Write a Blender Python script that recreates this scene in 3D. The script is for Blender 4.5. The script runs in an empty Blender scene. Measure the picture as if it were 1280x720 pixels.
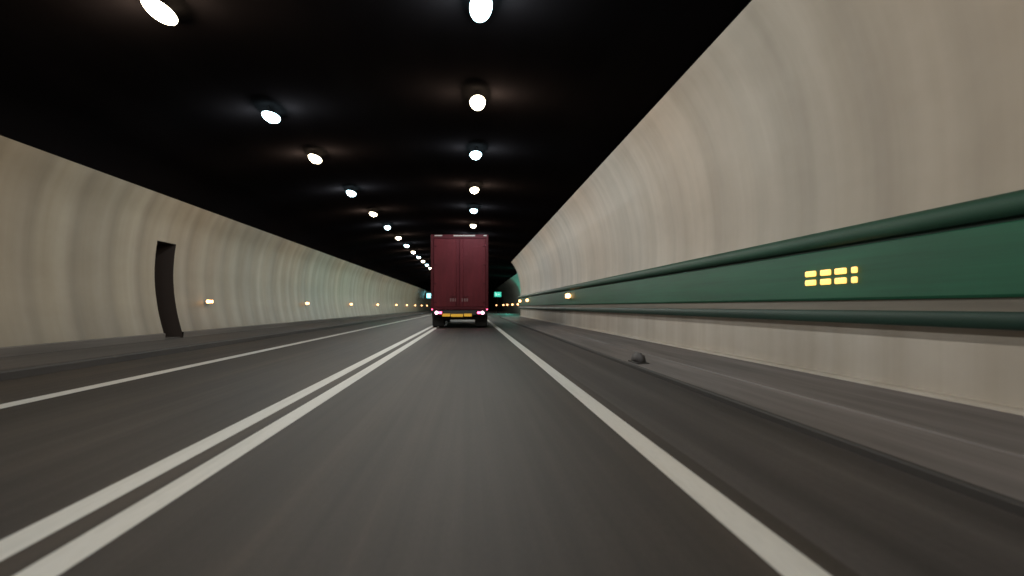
import bpy, bmesh, math, random
from mathutils import Vector
random.seed(4)
S=bpy.context.scene
col=S.collection
Y0,Y1=-30.0,260.0

# ------------------------------------------------------------ materials
def mat(name,color=(.5,.5,.5),rough=.6,metal=0,emit=None,es=0,spec=.5):
    m=bpy.data.materials.new(name);m.use_nodes=True
    b=m.node_tree.nodes['Principled BSDF']
    b.inputs['Base Color'].default_value=(*color,1)
    b.inputs['Roughness'].default_value=rough
    b.inputs['Metallic'].default_value=metal
    b.inputs['Specular IOR Level'].default_value=spec
    if emit:
        b.inputs['Emission Color'].default_value=(*emit,1)
        b.inputs['Emission Strength'].default_value=es
    return m
def N(m,t,**k):
    n=m.node_tree.nodes.new(t)
    for a,v in k.items(): setattr(n,a,v)
    return n
def L(m,a,b): m.node_tree.links.new(a,b)
def noise(m,scale_vec,scale=1.0,detail=3,rough=.55):
    tc=N(m,'ShaderNodeTexCoord');mp=N(m,'ShaderNodeMapping')
    mp.inputs['Scale'].default_value=scale_vec
    L(m,tc.outputs['Object'],mp.inputs['Vector'])
    n=N(m,'ShaderNodeTexNoise');n.inputs['Scale'].default_value=scale
    n.inputs['Detail'].default_value=detail;n.inputs['Roughness'].default_value=rough
    L(m,mp.outputs['Vector'],n.inputs['Vector'])
    return n.outputs['Fac']
def ramp(m,fac,stops):
    r=N(m,'ShaderNodeValToRGB');e=r.color_ramp.elements
    while len(e)<len(stops): e.new(.5)
    for i,(p,c) in enumerate(stops):
        e[i].position=p;e[i].color=(*c,1) if len(c)==3 else c
    L(m,fac,r.inputs['Fac']);return r.outputs['Color']
def mul(m,a,b,f=1.0):
    x=N(m,'ShaderNodeMix',data_type='RGBA',blend_type='MULTIPLY')
    x.inputs[0].default_value=f
    L(m,a,x.inputs[6]);L(m,b,x.inputs[7]);return x.outputs[2]
def base(m,c): L(m,c,m.node_tree.nodes['Principled BSDF'].inputs['Base Color'])
def bump(m,h,strength,dist):
    b=N(m,'ShaderNodeBump');b.inputs['Strength'].default_value=strength
    b.inputs['Distance'].default_value=dist
    L(m,h,b.inputs['Height']);L(m,b.outputs['Normal'],m.node_tree.nodes['Principled BSDF'].inputs['Normal'])
g=lambda v:(v,v,v)

def asphalt(name,c0,c1,c2,streak=(10,.10,1)):
    m=mat(name,rough=.65,spec=.22)
    a=ramp(m,noise(m,(1.3,.02,1),1.0,3),[(.3,c0),(.52,c1),(.72,c2)])
    b=ramp(m,noise(m,streak,1.0,4),[(.3,g(.74)),(.7,g(1.18))])
    c=ramp(m,noise(m,(70,14,1),1.0,2),[(.35,g(.92)),(.65,g(1.08))])
    d=ramp(m,noise(m,(.9,.35,1),1.0,5,.6),[(.3,g(.86)),(.65,g(1.07))])
    base(m,mul(m,mul(m,mul(m,a,b),c),d))
    return m
M_as=asphalt('asphalt',(.031,.0245,.022),(.042,.034,.030),(.070,.054,.044))
M_sh=asphalt('shoulder_asphalt',(.033,.028,.028),(.074,.064,.063),(.125,.110,.106),(6,.06,1))
def concrete(name,c0,c1,sx=(.8,.06,.8)):
    m=mat(name,rough=.7,spec=.3)
    a=ramp(m,noise(m,sx,1.0,5,.6),[(.3,c0),(.7,c1)])
    b=ramp(m,noise(m,(7,.25,7),1.0,4),[(.3,g(.76)),(.7,g(1.16))])
    base(m,mul(m,a,b))
    return m
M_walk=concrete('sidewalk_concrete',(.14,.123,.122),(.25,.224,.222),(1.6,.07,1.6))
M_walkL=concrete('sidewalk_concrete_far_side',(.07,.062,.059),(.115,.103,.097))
M_kerb=concrete('kerb_stone',(.038,.034,.033),(.065,.058,.056))
M_base=concrete('wall_base_concrete',(.15,.13,.12),(.21,.19,.175))
M_ground=concrete('rock',(.04,.035,.03),(.07,.06,.05))

def cladding(name,c0,c1,period,bs,seam_v=.9,grime=.72,drift=(0,.55,.05)):
    m=mat(name,rough=.5,spec=.3)
    a=ramp(m,noise(m,drift,1.0,3,.5),[(.32,c0),(.68,c1)])
    tc=N(m,'ShaderNodeTexCoord');sp=N(m,'ShaderNodeSeparateXYZ');L(m,tc.outputs['Object'],sp.inputs[0])
    d=N(m,'ShaderNodeMath',operation='DIVIDE');L(m,sp.outputs['Y'],d.inputs[0]);d.inputs[1].default_value=period
    fr=N(m,'ShaderNodeMath',operation='FRACT');L(m,d.outputs[0],fr.inputs[0])
    seam=ramp(m,fr.outputs[0],[(0,g(seam_v)),(.22,g(1)),(.78,g(1)),(1,g(seam_v))])
    streak=ramp(m,noise(m,(1,2.2,.12),1.0,3,.5),[(.3,(.91,.895,.865)),(.65,g(1.03))])
    blot=ramp(m,noise(m,(.5,.35,.7),1.0,4,.6),[(.3,(.88,.855,.83)),(.65,g(1.03))])
    gr=N(m,'ShaderNodeMapRange');L(m,sp.outputs['Z'],gr.inputs[0])
    gr.inputs[1].default_value=.1;gr.inputs[2].default_value=1.1
    gm=ramp(m,gr.outputs[0],[(0,g(grime)),(1,g(1))])
    base(m,mul(m,mul(m,mul(m,mul(m,a,seam),streak),blot),gm))
    if bs:
        s=N(m,'ShaderNodeMath',operation='MULTIPLY');L(m,fr.outputs[0],s.inputs[0]);s.inputs[1].default_value=math.pi
        sn=N(m,'ShaderNodeMath',operation='SINE');L(m,s.outputs[0],sn.inputs[0])
        s2=N(m,'ShaderNodeMath',operation='MULTIPLY');L(m,sn.outputs[0],s2.inputs[0]);L(m,sn.outputs[0],s2.inputs[1])
        bump(m,s2.outputs[0],bs,.05)
    return m
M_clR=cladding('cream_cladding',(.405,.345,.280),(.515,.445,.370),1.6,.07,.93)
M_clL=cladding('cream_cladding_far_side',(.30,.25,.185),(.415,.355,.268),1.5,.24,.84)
M_low=cladding('cream_lower_wall',(.60,.545,.485),(.70,.645,.585),3.0,0,.97,.92)
M_lay=cladding('layby_cladding',(.11,.125,.115),(.18,.19,.17),2.5,.2)
M_ceil=mat('sooty_ceiling',rough=1,spec=0)
base(M_ceil,ramp(M_ceil,noise(M_ceil,(.8,.15,.8),1.0,5,.6),[(.3,(.0046,.0038,.0040)),(.75,(.0078,.0064,.0067))]))

def green(name,c0,c1,r=.45):
    m=mat(name,rough=r,spec=.25)
    a=ramp(m,noise(m,(.5,.25,2.2),1.0,4,.6),[(.3,c0),(.7,c1)])
    b=ramp(m,noise(m,(1,.25,14),1.0,4,.6),[(.3,g(.80)),(.65,g(1.08))])
    base(m,mul(m,a,b));return m
M_gr=green('green_enamel',(.010,.100,.052),(.017,.138,.074),.55)
M_grt=green('green_rail_enamel',(.018,.072,.045),(.027,.098,.062),.6)
M_grd=green('dark_green_enamel',(.010,.040,.029),(.016,.056,.040),.55)
M_strip=concrete('cable_strip_grey',(.17,.15,.125),(.25,.225,.19))
def paint(name,v):
    m=mat(name,rough=.55)
    a=ramp(m,noise(m,(10,.25,1),1.0,4,.6),[(.2,(v*.78,v*.76,v*.72)),(.5,(v*.98,v*.95,v*.91)),(.8,(v,v*.975,v*.94))])
    b=ramp(m,noise(m,(50,6,1),1.0,3),[(.3,g(.93)),(.55,g(1.0))])
    base(m,mul(m,a,b));return m
M_wh=paint('white_road_paint',.74)
M_wl=paint('old_white_road_paint',.62)
M_dark=mat('dark_steel',(.006,.005,.005),.9,0,spec=.05)
M_door=mat('door_paint',(.050,.034,.028),.6)
M_black=mat('rubber',(.012,.012,.012),.8)
M_lampW=mat('lamp_lens_cool',(.9,.95,1),.3,emit=(.55,.90,1.0),es=14)
M_lampY=mat('lamp_lens_warm',(1,.95,.8),.3,emit=(1.0,.88,.60),es=14)
M_amb=mat('amber_led',(.8,.5,.2),.3,emit=(1.0,.54,.13),es=1.9)
M_amb2=mat('amber_marker_lens',(.8,.5,.2),.3,emit=(1.0,.50,.20),es=6)
M_teal=mat('teal_sign_face',(.1,.5,.4),.4,emit=(.04,.60,.42),es=.8)
M_teal2=mat('cyan_signal_lens',(.1,.5,.5),.4,emit=(.25,.9,1.0),es=4)
M_white=mat('sign_white',(.7,.7,.7),.5,emit=(.7,1,.9),es=.8)

# ------------------------------------------------------------ mesh helpers
def obj(name,me,parent=None,loc=(0,0,0)):
    o=bpy.data.objects.new(name,me);col.objects.link(o);o.location=loc
    if parent: o.parent=parent
    return o
def empty(name,loc=(0,0,0)):
    o=bpy.data.objects.new(name,None);col.objects.link(o);o.location=loc;o.empty_display_size=.3;return o
def extr(name,prof,y0,y1,m,ny=1,parent=None,smooth=True):
    me=bpy.data.meshes.new(name);v=[];f=[];n=len(prof)
    for j in range(ny+1):
        y=y0+(y1-y0)*j/ny
        for i,(x,z) in enumerate(prof): v.append((x,y,z))
    for j in range(ny):
        for i in range(n-1):
            f.append((j*n+i,j*n+i+1,(j+1)*n+i+1,(j+1)*n+i))
    me.from_pydata(v,[],f);me.materials.append(m);me.update()
    if smooth:
        for p in me.polygons:p.use_smooth=True
        try: me.set_sharp_from_angle(angle=math.radians(28))
        except Exception: pass
    return obj(name,me,parent)
def box(name,c,s,m,parent=None,bev=.01,seg=2):
    me=bpy.data.meshes.new(name);bm=bmesh.new();bmesh.ops.create_cube(bm,size=1)
    for v in bm.verts: v.co=Vector((v.co.x*s[0],v.co.y*s[1],v.co.z*s[2]))
    if bev: bmesh.ops.bevel(bm,geom=bm.edges[:],offset=min(bev,min(s)*.45),segments=seg,affect='EDGES',profile=.5)
    bm.to_mesh(me);bm.free();me.materials.append(m);return obj(name,me,parent,c)
def cyl(name,c,r,d,axis,m,parent=None,seg=28,bev=.02):
    me=bpy.data.meshes.new(name);bm=bmesh.new()
    bmesh.ops.create_cone(bm,cap_ends=True,segments=seg,radius1=r,radius2=r,depth=d)
    if bev:
        ed=[e for e in bm.edges if abs(e.verts[0].co.z-e.verts[1].co.z)<1e-5]
        bmesh.ops.bevel(bm,geom=ed,offset=bev,segments=2,affect='EDGES')
    bm.to_mesh(me);bm.free();me.materials.append(m)
    for p in me.polygons:p.use_smooth=len(p.vertices)==4
    o=obj(name,me,parent,c)
    if axis=='X':o.rotation_euler=(0,math.pi/2,0)
    if axis=='Y':o.rotation_euler=(math.pi/2,0,0)
    return o

# ------------------------------------------------------------ road, kerbs, walks
YL=65.0
extr('ground',[(-60,-.3),(60,-.3)],Y0-5,Y1+5,M_ground,smooth=False)
extr('road',[(-6.3,0),(1.45,0)],Y0,Y1,M_as,60,smooth=False)
extr('road_shoulder',[(1.45,0),(2.62,0)],Y0,Y1,M_sh,60,smooth=False)
extr('road_shoulder',[(2.62,0),(7.3,0)],YL,Y1,M_sh,30,smooth=False)
def line(name,x0,x1,m): return extr(name,[(x0,.004),(x1,.004)],Y0,Y1,m,smooth=False)
line('edge_line_marking',1.155,1.335,M_wh)
dl=empty('double_centre_line_marking')
for i,(a,b) in enumerate([(-2.0,-1.835),(-1.69,-1.525)]):
    o=line('stripe_%d'%(i+1),a,b,M_wh);o.parent=dl
line('edge_line_marking',-4.78,-4.57,M_wl)
extr('kerb',[(2.62,-.02),(2.625,.045),(2.64,.058),(2.665,.06)],Y0,YL,M_kerb,40)
extr('sidewalk',[(2.665,.058),(3.30,.095),(3.31,.083),(3.335,.083),(3.345,.098),(4.40,.135)],Y0,YL,M_walk,40,smooth=False)
extr('kerb',[(-6.3,-.02),(-6.31,.10),(-6.33,.12),(-6.47,.124)],Y0,Y1,M_kerb,60)
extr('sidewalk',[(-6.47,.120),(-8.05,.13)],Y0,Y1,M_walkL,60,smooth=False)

# ------------------------------------------------------------ walls
def spl(P,k=5):
    out=[]
    for i in range(len(P)-1):
        p0=P[max(i-1,0)];p1=P[i];p2=P[i+1];p3=P[min(i+2,len(P)-1)]
        for j in range(k):
            t=j/k
            out.append(tuple(.5*((2*p1[a])+(-p0[a]+p2[a])*t+(2*p0[a]-5*p1[a]+4*p2[a]-p3[a])*t*t+(-p0[a]+3*p1[a]-3*p2[a]+p3[a])*t**3) for a in (0,1)))
    return out+[P[-1]]
rw=empty('tunnel_wall')
extr('footing',[(4.37,.10),(4.38,.150),(4.40,.165),(4.52,.17)],Y0,YL,M_low,1,rw)
extr('lower_panels',[(4.50,.14),(4.505,.5),(4.50,.82)],Y0,YL,M_low,1,rw)
P=[(4.5,1.80),(4.53,2.2),(4.515,2.7),(4.44,3.25),(4.31,3.8),(4.12,4.3),(3.90,4.7),(3.68,5.0)]
extr('curved_cladding',spl(P),Y0,YL,M_clR,1,rw)
extr('cladding_top_trim',[(3.68,5.0),(3.672,5.012),(3.70,5.02),(4.3,5.0)],Y0,YL,M_dark,1,rw)
me=bpy.data.meshes.new('end_return');pp=[(4.46,-.1)]+[(x+.01,z) for x,z in spl(P)]+[(4.3,5.2),(8,5.2),(8,-.1)]
me.from_pydata([(x,YL,z) for x,z in pp],[],[tuple(range(len(pp)))]);me.materials.append(M_dark);obj('end_return',me,rw)

band=empty('green_cable_duct')
tube=[(4.52,1.93),(4.37,1.925),(4.315,1.90),(4.285,1.86),(4.28,1.80),(4.295,1.755),(4.33,1.725)]
extr('top_rail',spl(tube,3),Y0,YL,M_grt,1,band)
extr('rail_shadow_gap',[(4.332,1.725),(4.385,1.72),(4.385,1.69),(4.36,1.685)],Y0,YL,M_grd,1,band)  # recess coloured darker to paint the shadow line under the top rail
extr('face_panel',[(4.36,1.685),(4.350,1.675),(4.335,1.10),(4.35,1.075),(4.40,1.07)],Y0,YL,M_gr,1,band)
extr('grey_strip',[(4.375,1.072),(4.375,.955)],Y0,YL,M_strip,1,band,smooth=False)
rl=[(4.50,.958)]+[(4.375+.035*math.cos(math.radians(a)),.882+.075*math.sin(math.radians(a))) for a in range(90,271,20)]+[(4.50,.805)]
extr('lower_rail',rl,Y0,YL,M_grd,1,band)

DY0,DY1,DZ=18.9,20.1,2.73
lw=empty('tunnel_wall')
PL=[(-8.05,.29),(-8.18,.8),(-8.27,1.4),(-8.29,2.0),(-8.22,2.7),(-8.07,3.3),(-7.80,3.84)]
sP=spl(PL)
lo=[p for p in sP if p[1]<DZ]; hi=[p for p in sP if p[1]>=DZ]
t=(DZ-lo[-1][1])/(hi[0][1]-lo[-1][1]);xm=lo[-1][0]+(hi[0][0]-lo[-1][0])*t
for a,b in((Y0,DY0),(DY1,Y1)):
    extr('base_course',[(-8.02,.10),(-8.0,.28),(-8.04,.30)],a,b,M_base,1,lw)
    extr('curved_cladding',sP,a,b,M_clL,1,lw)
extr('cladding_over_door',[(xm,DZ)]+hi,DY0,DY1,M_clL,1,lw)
extr('cladding_top_trim',[(-7.80,3.84),(-7.79,3.85),(-7.82,3.86),(-8.6,3.86)],Y0,Y1,M_dark,1,lw)
d=empty('service_door',(-8.1,(DY0+DY1)/2,0))
box('back_wall',(-.85,0,1.4),(.04,1.5,2.9),M_door,d,0)
def jamb(y):
    pr=lo+[(xm,DZ)];me=bpy.data.meshes.new('jamb')
    me.from_pydata([(x,y,z) for x,z in [(-8.02,.12)]+pr]+[(-8.97,y,DZ),(-8.97,y,.12)],[],[tuple(range(len(pr)+3))])
    me.materials.append(M_door);obj('jamb',me,d,(8.1,-(DY0+DY1)/2,0))
jamb(DY0+.001);jamb(DY1-.001)
box('soffit',(-.50,0,DZ+.02),(.70,1.18,.04),M_door,d,0)
box('leaf',(-.78,0,1.25),(.05,.98,2.2),mat('door_leaf',(.03,.022,.02),.5),d,.01)
box('handle',(-.74,.36,1.15),(.04,.14,.03),M_strip,d,.008)
box('threshold',(-.34,0,.13),(.72,1.16,.05),M_walkL,d,.01)

lb=empty('layby_wall')
PB=[(7.0,0),(7.05,1.2),(6.95,2.6),(6.6,3.8),(6.0,4.6),(5.6,4.95)]
extr('curved_cladding',spl(PB),YL,Y1,M_lay,1,lb)

v=empty('tunnel_ceiling')
arc=spl([(-9.4,3.0),(-8.7,4.4),(-7.2,5.0),(-4.6,5.36),(-2.1,5.44),(.2,5.38),(2.2,5.25),(3.9,5.04)],6)
extr('vault',[(-9.4,-.3)]+arc+[(4.8,4.6),(5.2,3.0),(5.2,-.3)],Y0,YL,M_ceil,1,v)
extr('vault_widened',[(-9.4,-.3)]+arc[:-7]+[(2.2,5.28),(5.6,5.1),(7.6,4.4),(8.1,3),(8.1,-.3)],YL,Y1,M_ceil,1,v)
for yy in (Y0,Y1):
    me=bpy.data.meshes.new('end_wall');me.from_pydata([(-12,yy,-.3),(12,yy,-.3),(12,yy,8),(-12,yy,8)],[],[(0,1,2,3)])
    me.materials.append(M_ceil);obj('end_wall',me,v)

# ------------------------------------------------------------ ceiling lamps
def lamp_mesh(name,ml):
    me=bpy.data.meshes.new(name);bm=bmesh.new()
    r=bmesh.ops.create_uvsphere(bm,u_segments=24,v_segments=14,radius=1)
    for w in r['verts']:
        w.co.x*=.16;w.co.y*=.48;w.co.z*=(.12 if w.co.z<0 else .035)
    for f in bm.faces:f.material_index=0;f.smooth=True
    r=bmesh.ops.create_cube(bm,size=1)
    for w in r['verts']:
        t=.8 if w.co.z>0 else 1
        w.co.x*=.17*t;w.co.y*=.60*t;w.co.z=w.co.z*.05+.045
    for f in {f for w in r['verts'] for f in w.link_faces}:f.material_index=1
    for x,y in((0,-.2),(0,.2)):
        r=bmesh.ops.create_cube(bm,size=1)
        for w in r['verts']: w.co.x=w.co.x*.03+x;w.co.y=w.co.y*.03+y;w.co.z=w.co.z*.14+.13
        for f in {f for w in r['verts'] for f in w.link_faces}:f.material_index=1
    bm.to_mesh(me);bm.free();me.materials.append(ml);me.materials.append(M_dark);return me
LW=lamp_mesh('lamp_cool',M_lampW);LY=lamp_mesh('lamp_warm',M_lampY)
def pl(name,c,e,r):
    l=bpy.data.lights.new(name,'POINT');l.color=c;l.energy=e;l.shadow_soft_size=r;return l
PW=pl('bulb_cool',(.76,.92,1.0),150,.06);PY=pl('bulb_warm',(1.0,.81,.61),170,.06)
ZL=5.2
def lamps(x,ys,first_cool):
    for i,y in enumerate(ys):
        cool=(i%2==0)==first_cool
        o=obj('ceiling_lamp',LW if cool else LY,None,(x,y,ZL))
        o.rotation_euler=(random.uniform(-.04,.04),random.uniform(-.1,.1),random.uniform(-.06,.06))
        if y<112:
            b=bpy.data.objects.new('bulb',PW if cool else PY);col.objects.link(b);b.parent=o;b.location=(0,0,-.19)
lft=[-12.4,-6.8,-1.0,4.7,10.2,15.9,20.4,26.6,32.6,38.2]
while lft[-1]<150: lft.append(lft[-1]+5.9+random.uniform(-.25,.25))
rgt=[-12,-6.6,-1.0,4.6,10.1,14.8,19.9,25.9,31.5,37.4]
while rgt[-1]<150: rgt.append(rgt[-1]+5.9+random.uniform(-.25,.25))
lamps(-4.4,lft,False);lamps(.147,rgt,True)

# ------------------------------------------------------------ wall fixtures
def marker_R(y):
    o=empty('led_wall_marker',(4.332,y,0))
    segs=[(-.64,-.36),(-.24,.01),(.11,.37),(.49,.60)]
    for i,(a,b) in enumerate(segs):
        for j,z in enumerate((1.300,1.412)):
            box('led_%d_%d'%(i,j),(-.004,-(a+b)/2,z),(.03,(b-a)*.92,.070),M_amb,o,.014,3)
marker_R(8.66)
def marker(x,y,z,sgn,ml=M_amb2,s=1.0):
    o=empty('wall_marker_lamp',(x,y,z))
    box('housing',(0,0,0),(.08,.55*s,.20*s),M_dark,o,.02)
    for k in(-.13,.13):
        cyl('lens_%s'%('a' if k<0 else 'b'),(sgn*.05,k*s,0),.075*s,.05,'X',ml,o,16,.012)
    cyl('front_lens',(sgn*.03,-.29*s,0),.085*s,.04,'Y',ml,o,16,.012)
for y in (31.5,54,62): marker(4.26,y,1.46,-1,s=1.3)
for i,y in enumerate((22.4,35.8,49,63,79,92,106,120,135)): marker(-8.12,y,1.15,1,s=.7+.07*i)
for y in (92,104,118,134,150,190): marker(6.88,y,1.3,-1,s=1.7)

o=empty('kerb_drain_box',(2.80,12.0,.06))
me=bpy.data.meshes.new('body');bm=bmesh.new()
r=bmesh.ops.create_cube(bm,size=1)
for w in r['verts']:
    t=.7 if w.co.z>0 else 1
    w.co=Vector((w.co.x*.15*t,w.co.y*.6*t,w.co.z*.17+.085))
bmesh.ops.bevel(bm,geom=bm.edges[:],offset=.035,segments=3,affect='EDGES')
bm.to_mesh(me);bm.free()
for p in me.polygons:p.use_smooth=True
me.materials.append(concrete('cast_iron',(.09,.082,.085),(.13,.12,.12)));obj('body',me,o)
box('foot',(0,0,.012),(.20,.7,.024),M_kerb,o,.01)

def sign(x,y,z,w,h,pole,face=M_teal):
    o=empty('illuminated_exit_sign',(x,y,0))
    box('cabinet',(0,.06,z),(w+.1,.12,h+.1),M_dark,o,.03)
    box('face',(0,-.01,z),(w,.03,h),face,o,.01)
    box('arrow',(w*.12,-.03,z),(w*.35,.02,h*.12),M_white,o,.004)
    box('pictogram',(-w*.25,-.03,z),(w*.12,.02,h*.55),M_white,o,.004)
    if pole: cyl('pole',(0,.1,z/2),.05,z,'Z',M_dark,o,12,0)
    else: box('bracket',(math.copysign(w*.6,x),.06,z),(w*.4,.05,.05),M_dark,o,0)
sign(4.0,105,2.75,1.0,.7,True)
sign(-7.4,128,2.9,.7,.8,False,M_teal2)
for loc,e in(((-5.6,46,2.3),20),((-5.6,58,2.5),16),((5.0,98,2.2),320),((5.2,78,2.6),260)):  # added teal fill lights without fixtures, tinting the left wall and lay-by
    l=pl('teal_fill',(.12,1.0,.72),e,.06);b=bpy.data.objects.new('teal_fill_light',l);col.objects.link(b);b.location=loc

# ------------------------------------------------------------ truck
T=empty('box_truck',(-.5,33.3,0))
M_red=mat('maroon_body',rough=.6,spec=.2)
base(M_red,mul(M_red,ramp(M_red,noise(M_red,(.6,.6,.5),1.0,4,.6),[(.3,(.105,.012,.018)),(.7,(.138,.017,.024))]),
     ramp(M_red,noise(M_red,(5,5,.8),1.0,4),[(.3,g(.80)),(.65,g(1.05))])))
M_redd=mat('maroon_frame',(.080,.010,.015),.6,spec=.2)
M_alu=mat('aluminium',(.45,.43,.42),.4,.6)
M_tail=mat('tail_lamp',(.6,.02,.04),.3,emit=(1.0,.10,.22),es=7)
M_tailc=mat('tail_lamp_core',(.8,.3,.4),.3,emit=(1.0,.50,.66),es=12)
M_plate=mat('yellow_plate',(.75,.42,.03),.4,emit=(1,.50,.04),es=.3)  # weak emission added to brighten the plates, which are no lamps
M_mark=mat('marker_highlight_white',(.55,.5,.46),.5)
W=2.66;H0=.84;H1=4.33
box('cargo_body',(0,6.8,(H0+H1)/2),(W,13.5,H1-H0),M_red,T,.045,3)
for sx in(-1,1): box('corner_post',(sx*(W/2-.06),.03,(H0+H1)/2),(.12,.10,H1-H0-.02),M_redd,T,.02)
box('header',(0,.035,H1-.10),(W-.24,.10,.19),M_redd,T,.02)
box('sill',(0,.035,H0+.06),(W-.24,.10,.12),M_redd,T,.02)
M_decal=mat('faded_decal',(.20,.11,.11),.5)
for sx in(-1,1):
    box('door',(sx*.605,.035,(H0+H1)/2-.03),(1.19,.06,H1-H0-.34),M_red,T,.015)
    for k in range(4):
        box('hinge',(sx*1.14,-.01,H0+.35+k*.87),(.14,.02,.05),M_redd,T,.008)
    cyl('lock_rod',(sx*.16,-.006,(H0+H1)/2-.03),.012,H1-H0-.3,'Z',M_red,T,12,0)
    box('rod_handle',(sx*.29,-.025,H0+.62),(.26,.02,.035),M_redd,T,.008)
    for q in(-.11,0,.11): box('lettering',(sx*.27-.03+q,-.005,1.30),(.07,.008,.15),M_decal,T,.002)
box('seal',(0,.0,(H0+H1)/2-.03),(.012,.02,H1-H0-.36),M_redd,T,0)
box('top_highlight_strip',(.22,-.02,H1-.06),(1.0,.03,.05),M_mark,T,.01)  # pale strip paints a highlight along the truck's top edge
box('top_marker',(-.98,-.02,H1-.06),(.36,.03,.05),M_mark,T,.01)
box('top_marker_corner',(1.18,-.02,H1-.06),(.16,.03,.05),M_mark,T,.01)
box('light_bar',(0,.02,.70),(W-.12,.14,.22),mat('bumper_grey',(.03,.026,.026),.5),T,.02)
for sx in(-1,1):
    box('tail_lamp_housing',(sx*1.0,-.06,.70),(.50,.05,.18),M_black,T,.02)
    box('tail_lamp',(sx*.90,-.09,.71),(.16,.03,.10),M_tail,T,.02)
    cyl('brake_lamp',(sx*1.06,-.10,.71),.07,.04,'Y',M_tailc,T,20,.01)
    cyl('side_marker',(sx*1.27,-.02,.86),.03,.05,'Y',M_tail,T,12,.008)
    box('mudflap',(sx*1.0,.55,.33),(.52,.02,.50),M_black,T,.006)
    for ax in(1.2,2.5,3.8,11.9,12.9):
        for o in(0,.27):
            cyl('tyre',(sx*(1.18-o),ax,.5),.5,.24,'X',M_black,T,32,.04)
        cyl('hub',(sx*1.29,ax,.5),.22,.06,'X',M_alu,T,20,.02)
    box('chassis_rail',(sx*.45,6.8,.72),(.1,13.2,.2),M_dark,T,.01)
    box('underride_bracket',(sx*.55,.1,.52),(.08,.1,.25),M_dark,T,.01)
box('underride_bar',(0,.03,.44),(W-.3,.1,.11),M_dark,T,.02)
box('number_plate',(-.12,-.075,.585),(.56,.02,.13),M_plate,T,.005)
box('hazard_plate',(-.62,-.075,.60),(.36,.02,.13),M_plate,T,.005)
box('hazard_plate_2',(.38,-.075,.60),(.36,.02,.13),M_plate,T,.005)
for ax in(1.2,2.5,3.8,11.9,12.9): cyl('axle',(0,ax,.5),.07,2.2,'X',M_dark,T,12,0)
box('cab',(0,14.9,2.0),(2.5,2.0,2.9),M_red,T,.18,4)
box('roof_fairing',(0,15.1,3.75),(2.3,1.5,.7),M_red,T,.2,4)
box('windscreen',(0,15.9,2.45),(2.2,.05,.95),M_black,T,.02)
for sx in(-1,1):
    box('mirror',(sx*1.42,15.7,2.5),(.16,.12,.6),M_black,T,.04)
    box('mirror_arm',(sx*1.3,15.75,2.8),(.2,.04,.04),M_black,T,.01)
    cyl('front_tyre',(sx*1.1,15.3,.5),.5,.3,'X',M_black,T,32,.04)

# ------------------------------------------------------------ world
w=bpy.data.worlds.new('World');S.world=w;w.use_nodes=True
nt=w.node_tree;bg=nt.nodes['Background'];sk=nt.nodes.new('ShaderNodeTexSky');sk.sky_type='NISHITA';sk.sun_disc=False
sk.sun_elevation=math.radians(1);sk.sun_rotation=math.radians(0)
nt.links.new(sk.outputs[0],bg.inputs[0]);bg.inputs[1].default_value=.003
S.view_settings.view_transform='Standard';S.view_settings.look='None';S.view_settings.exposure=0

cam=bpy.data.cameras.new('camera');co=bpy.data.objects.new('camera',cam);col.objects.link(co)
co.location=(0,0,1.0);co.rotation_euler=(math.radians(90),0,0)
cam.sensor_width=36;cam.lens=36*900/1280;cam.shift_x=52/1280;cam.shift_y=23/1280;cam.clip_end=1000;cam.clip_start=.05
cam.dof.use_dof=True;cam.dof.focus_distance=14;cam.dof.aperture_fstop=1.2
S.camera=co
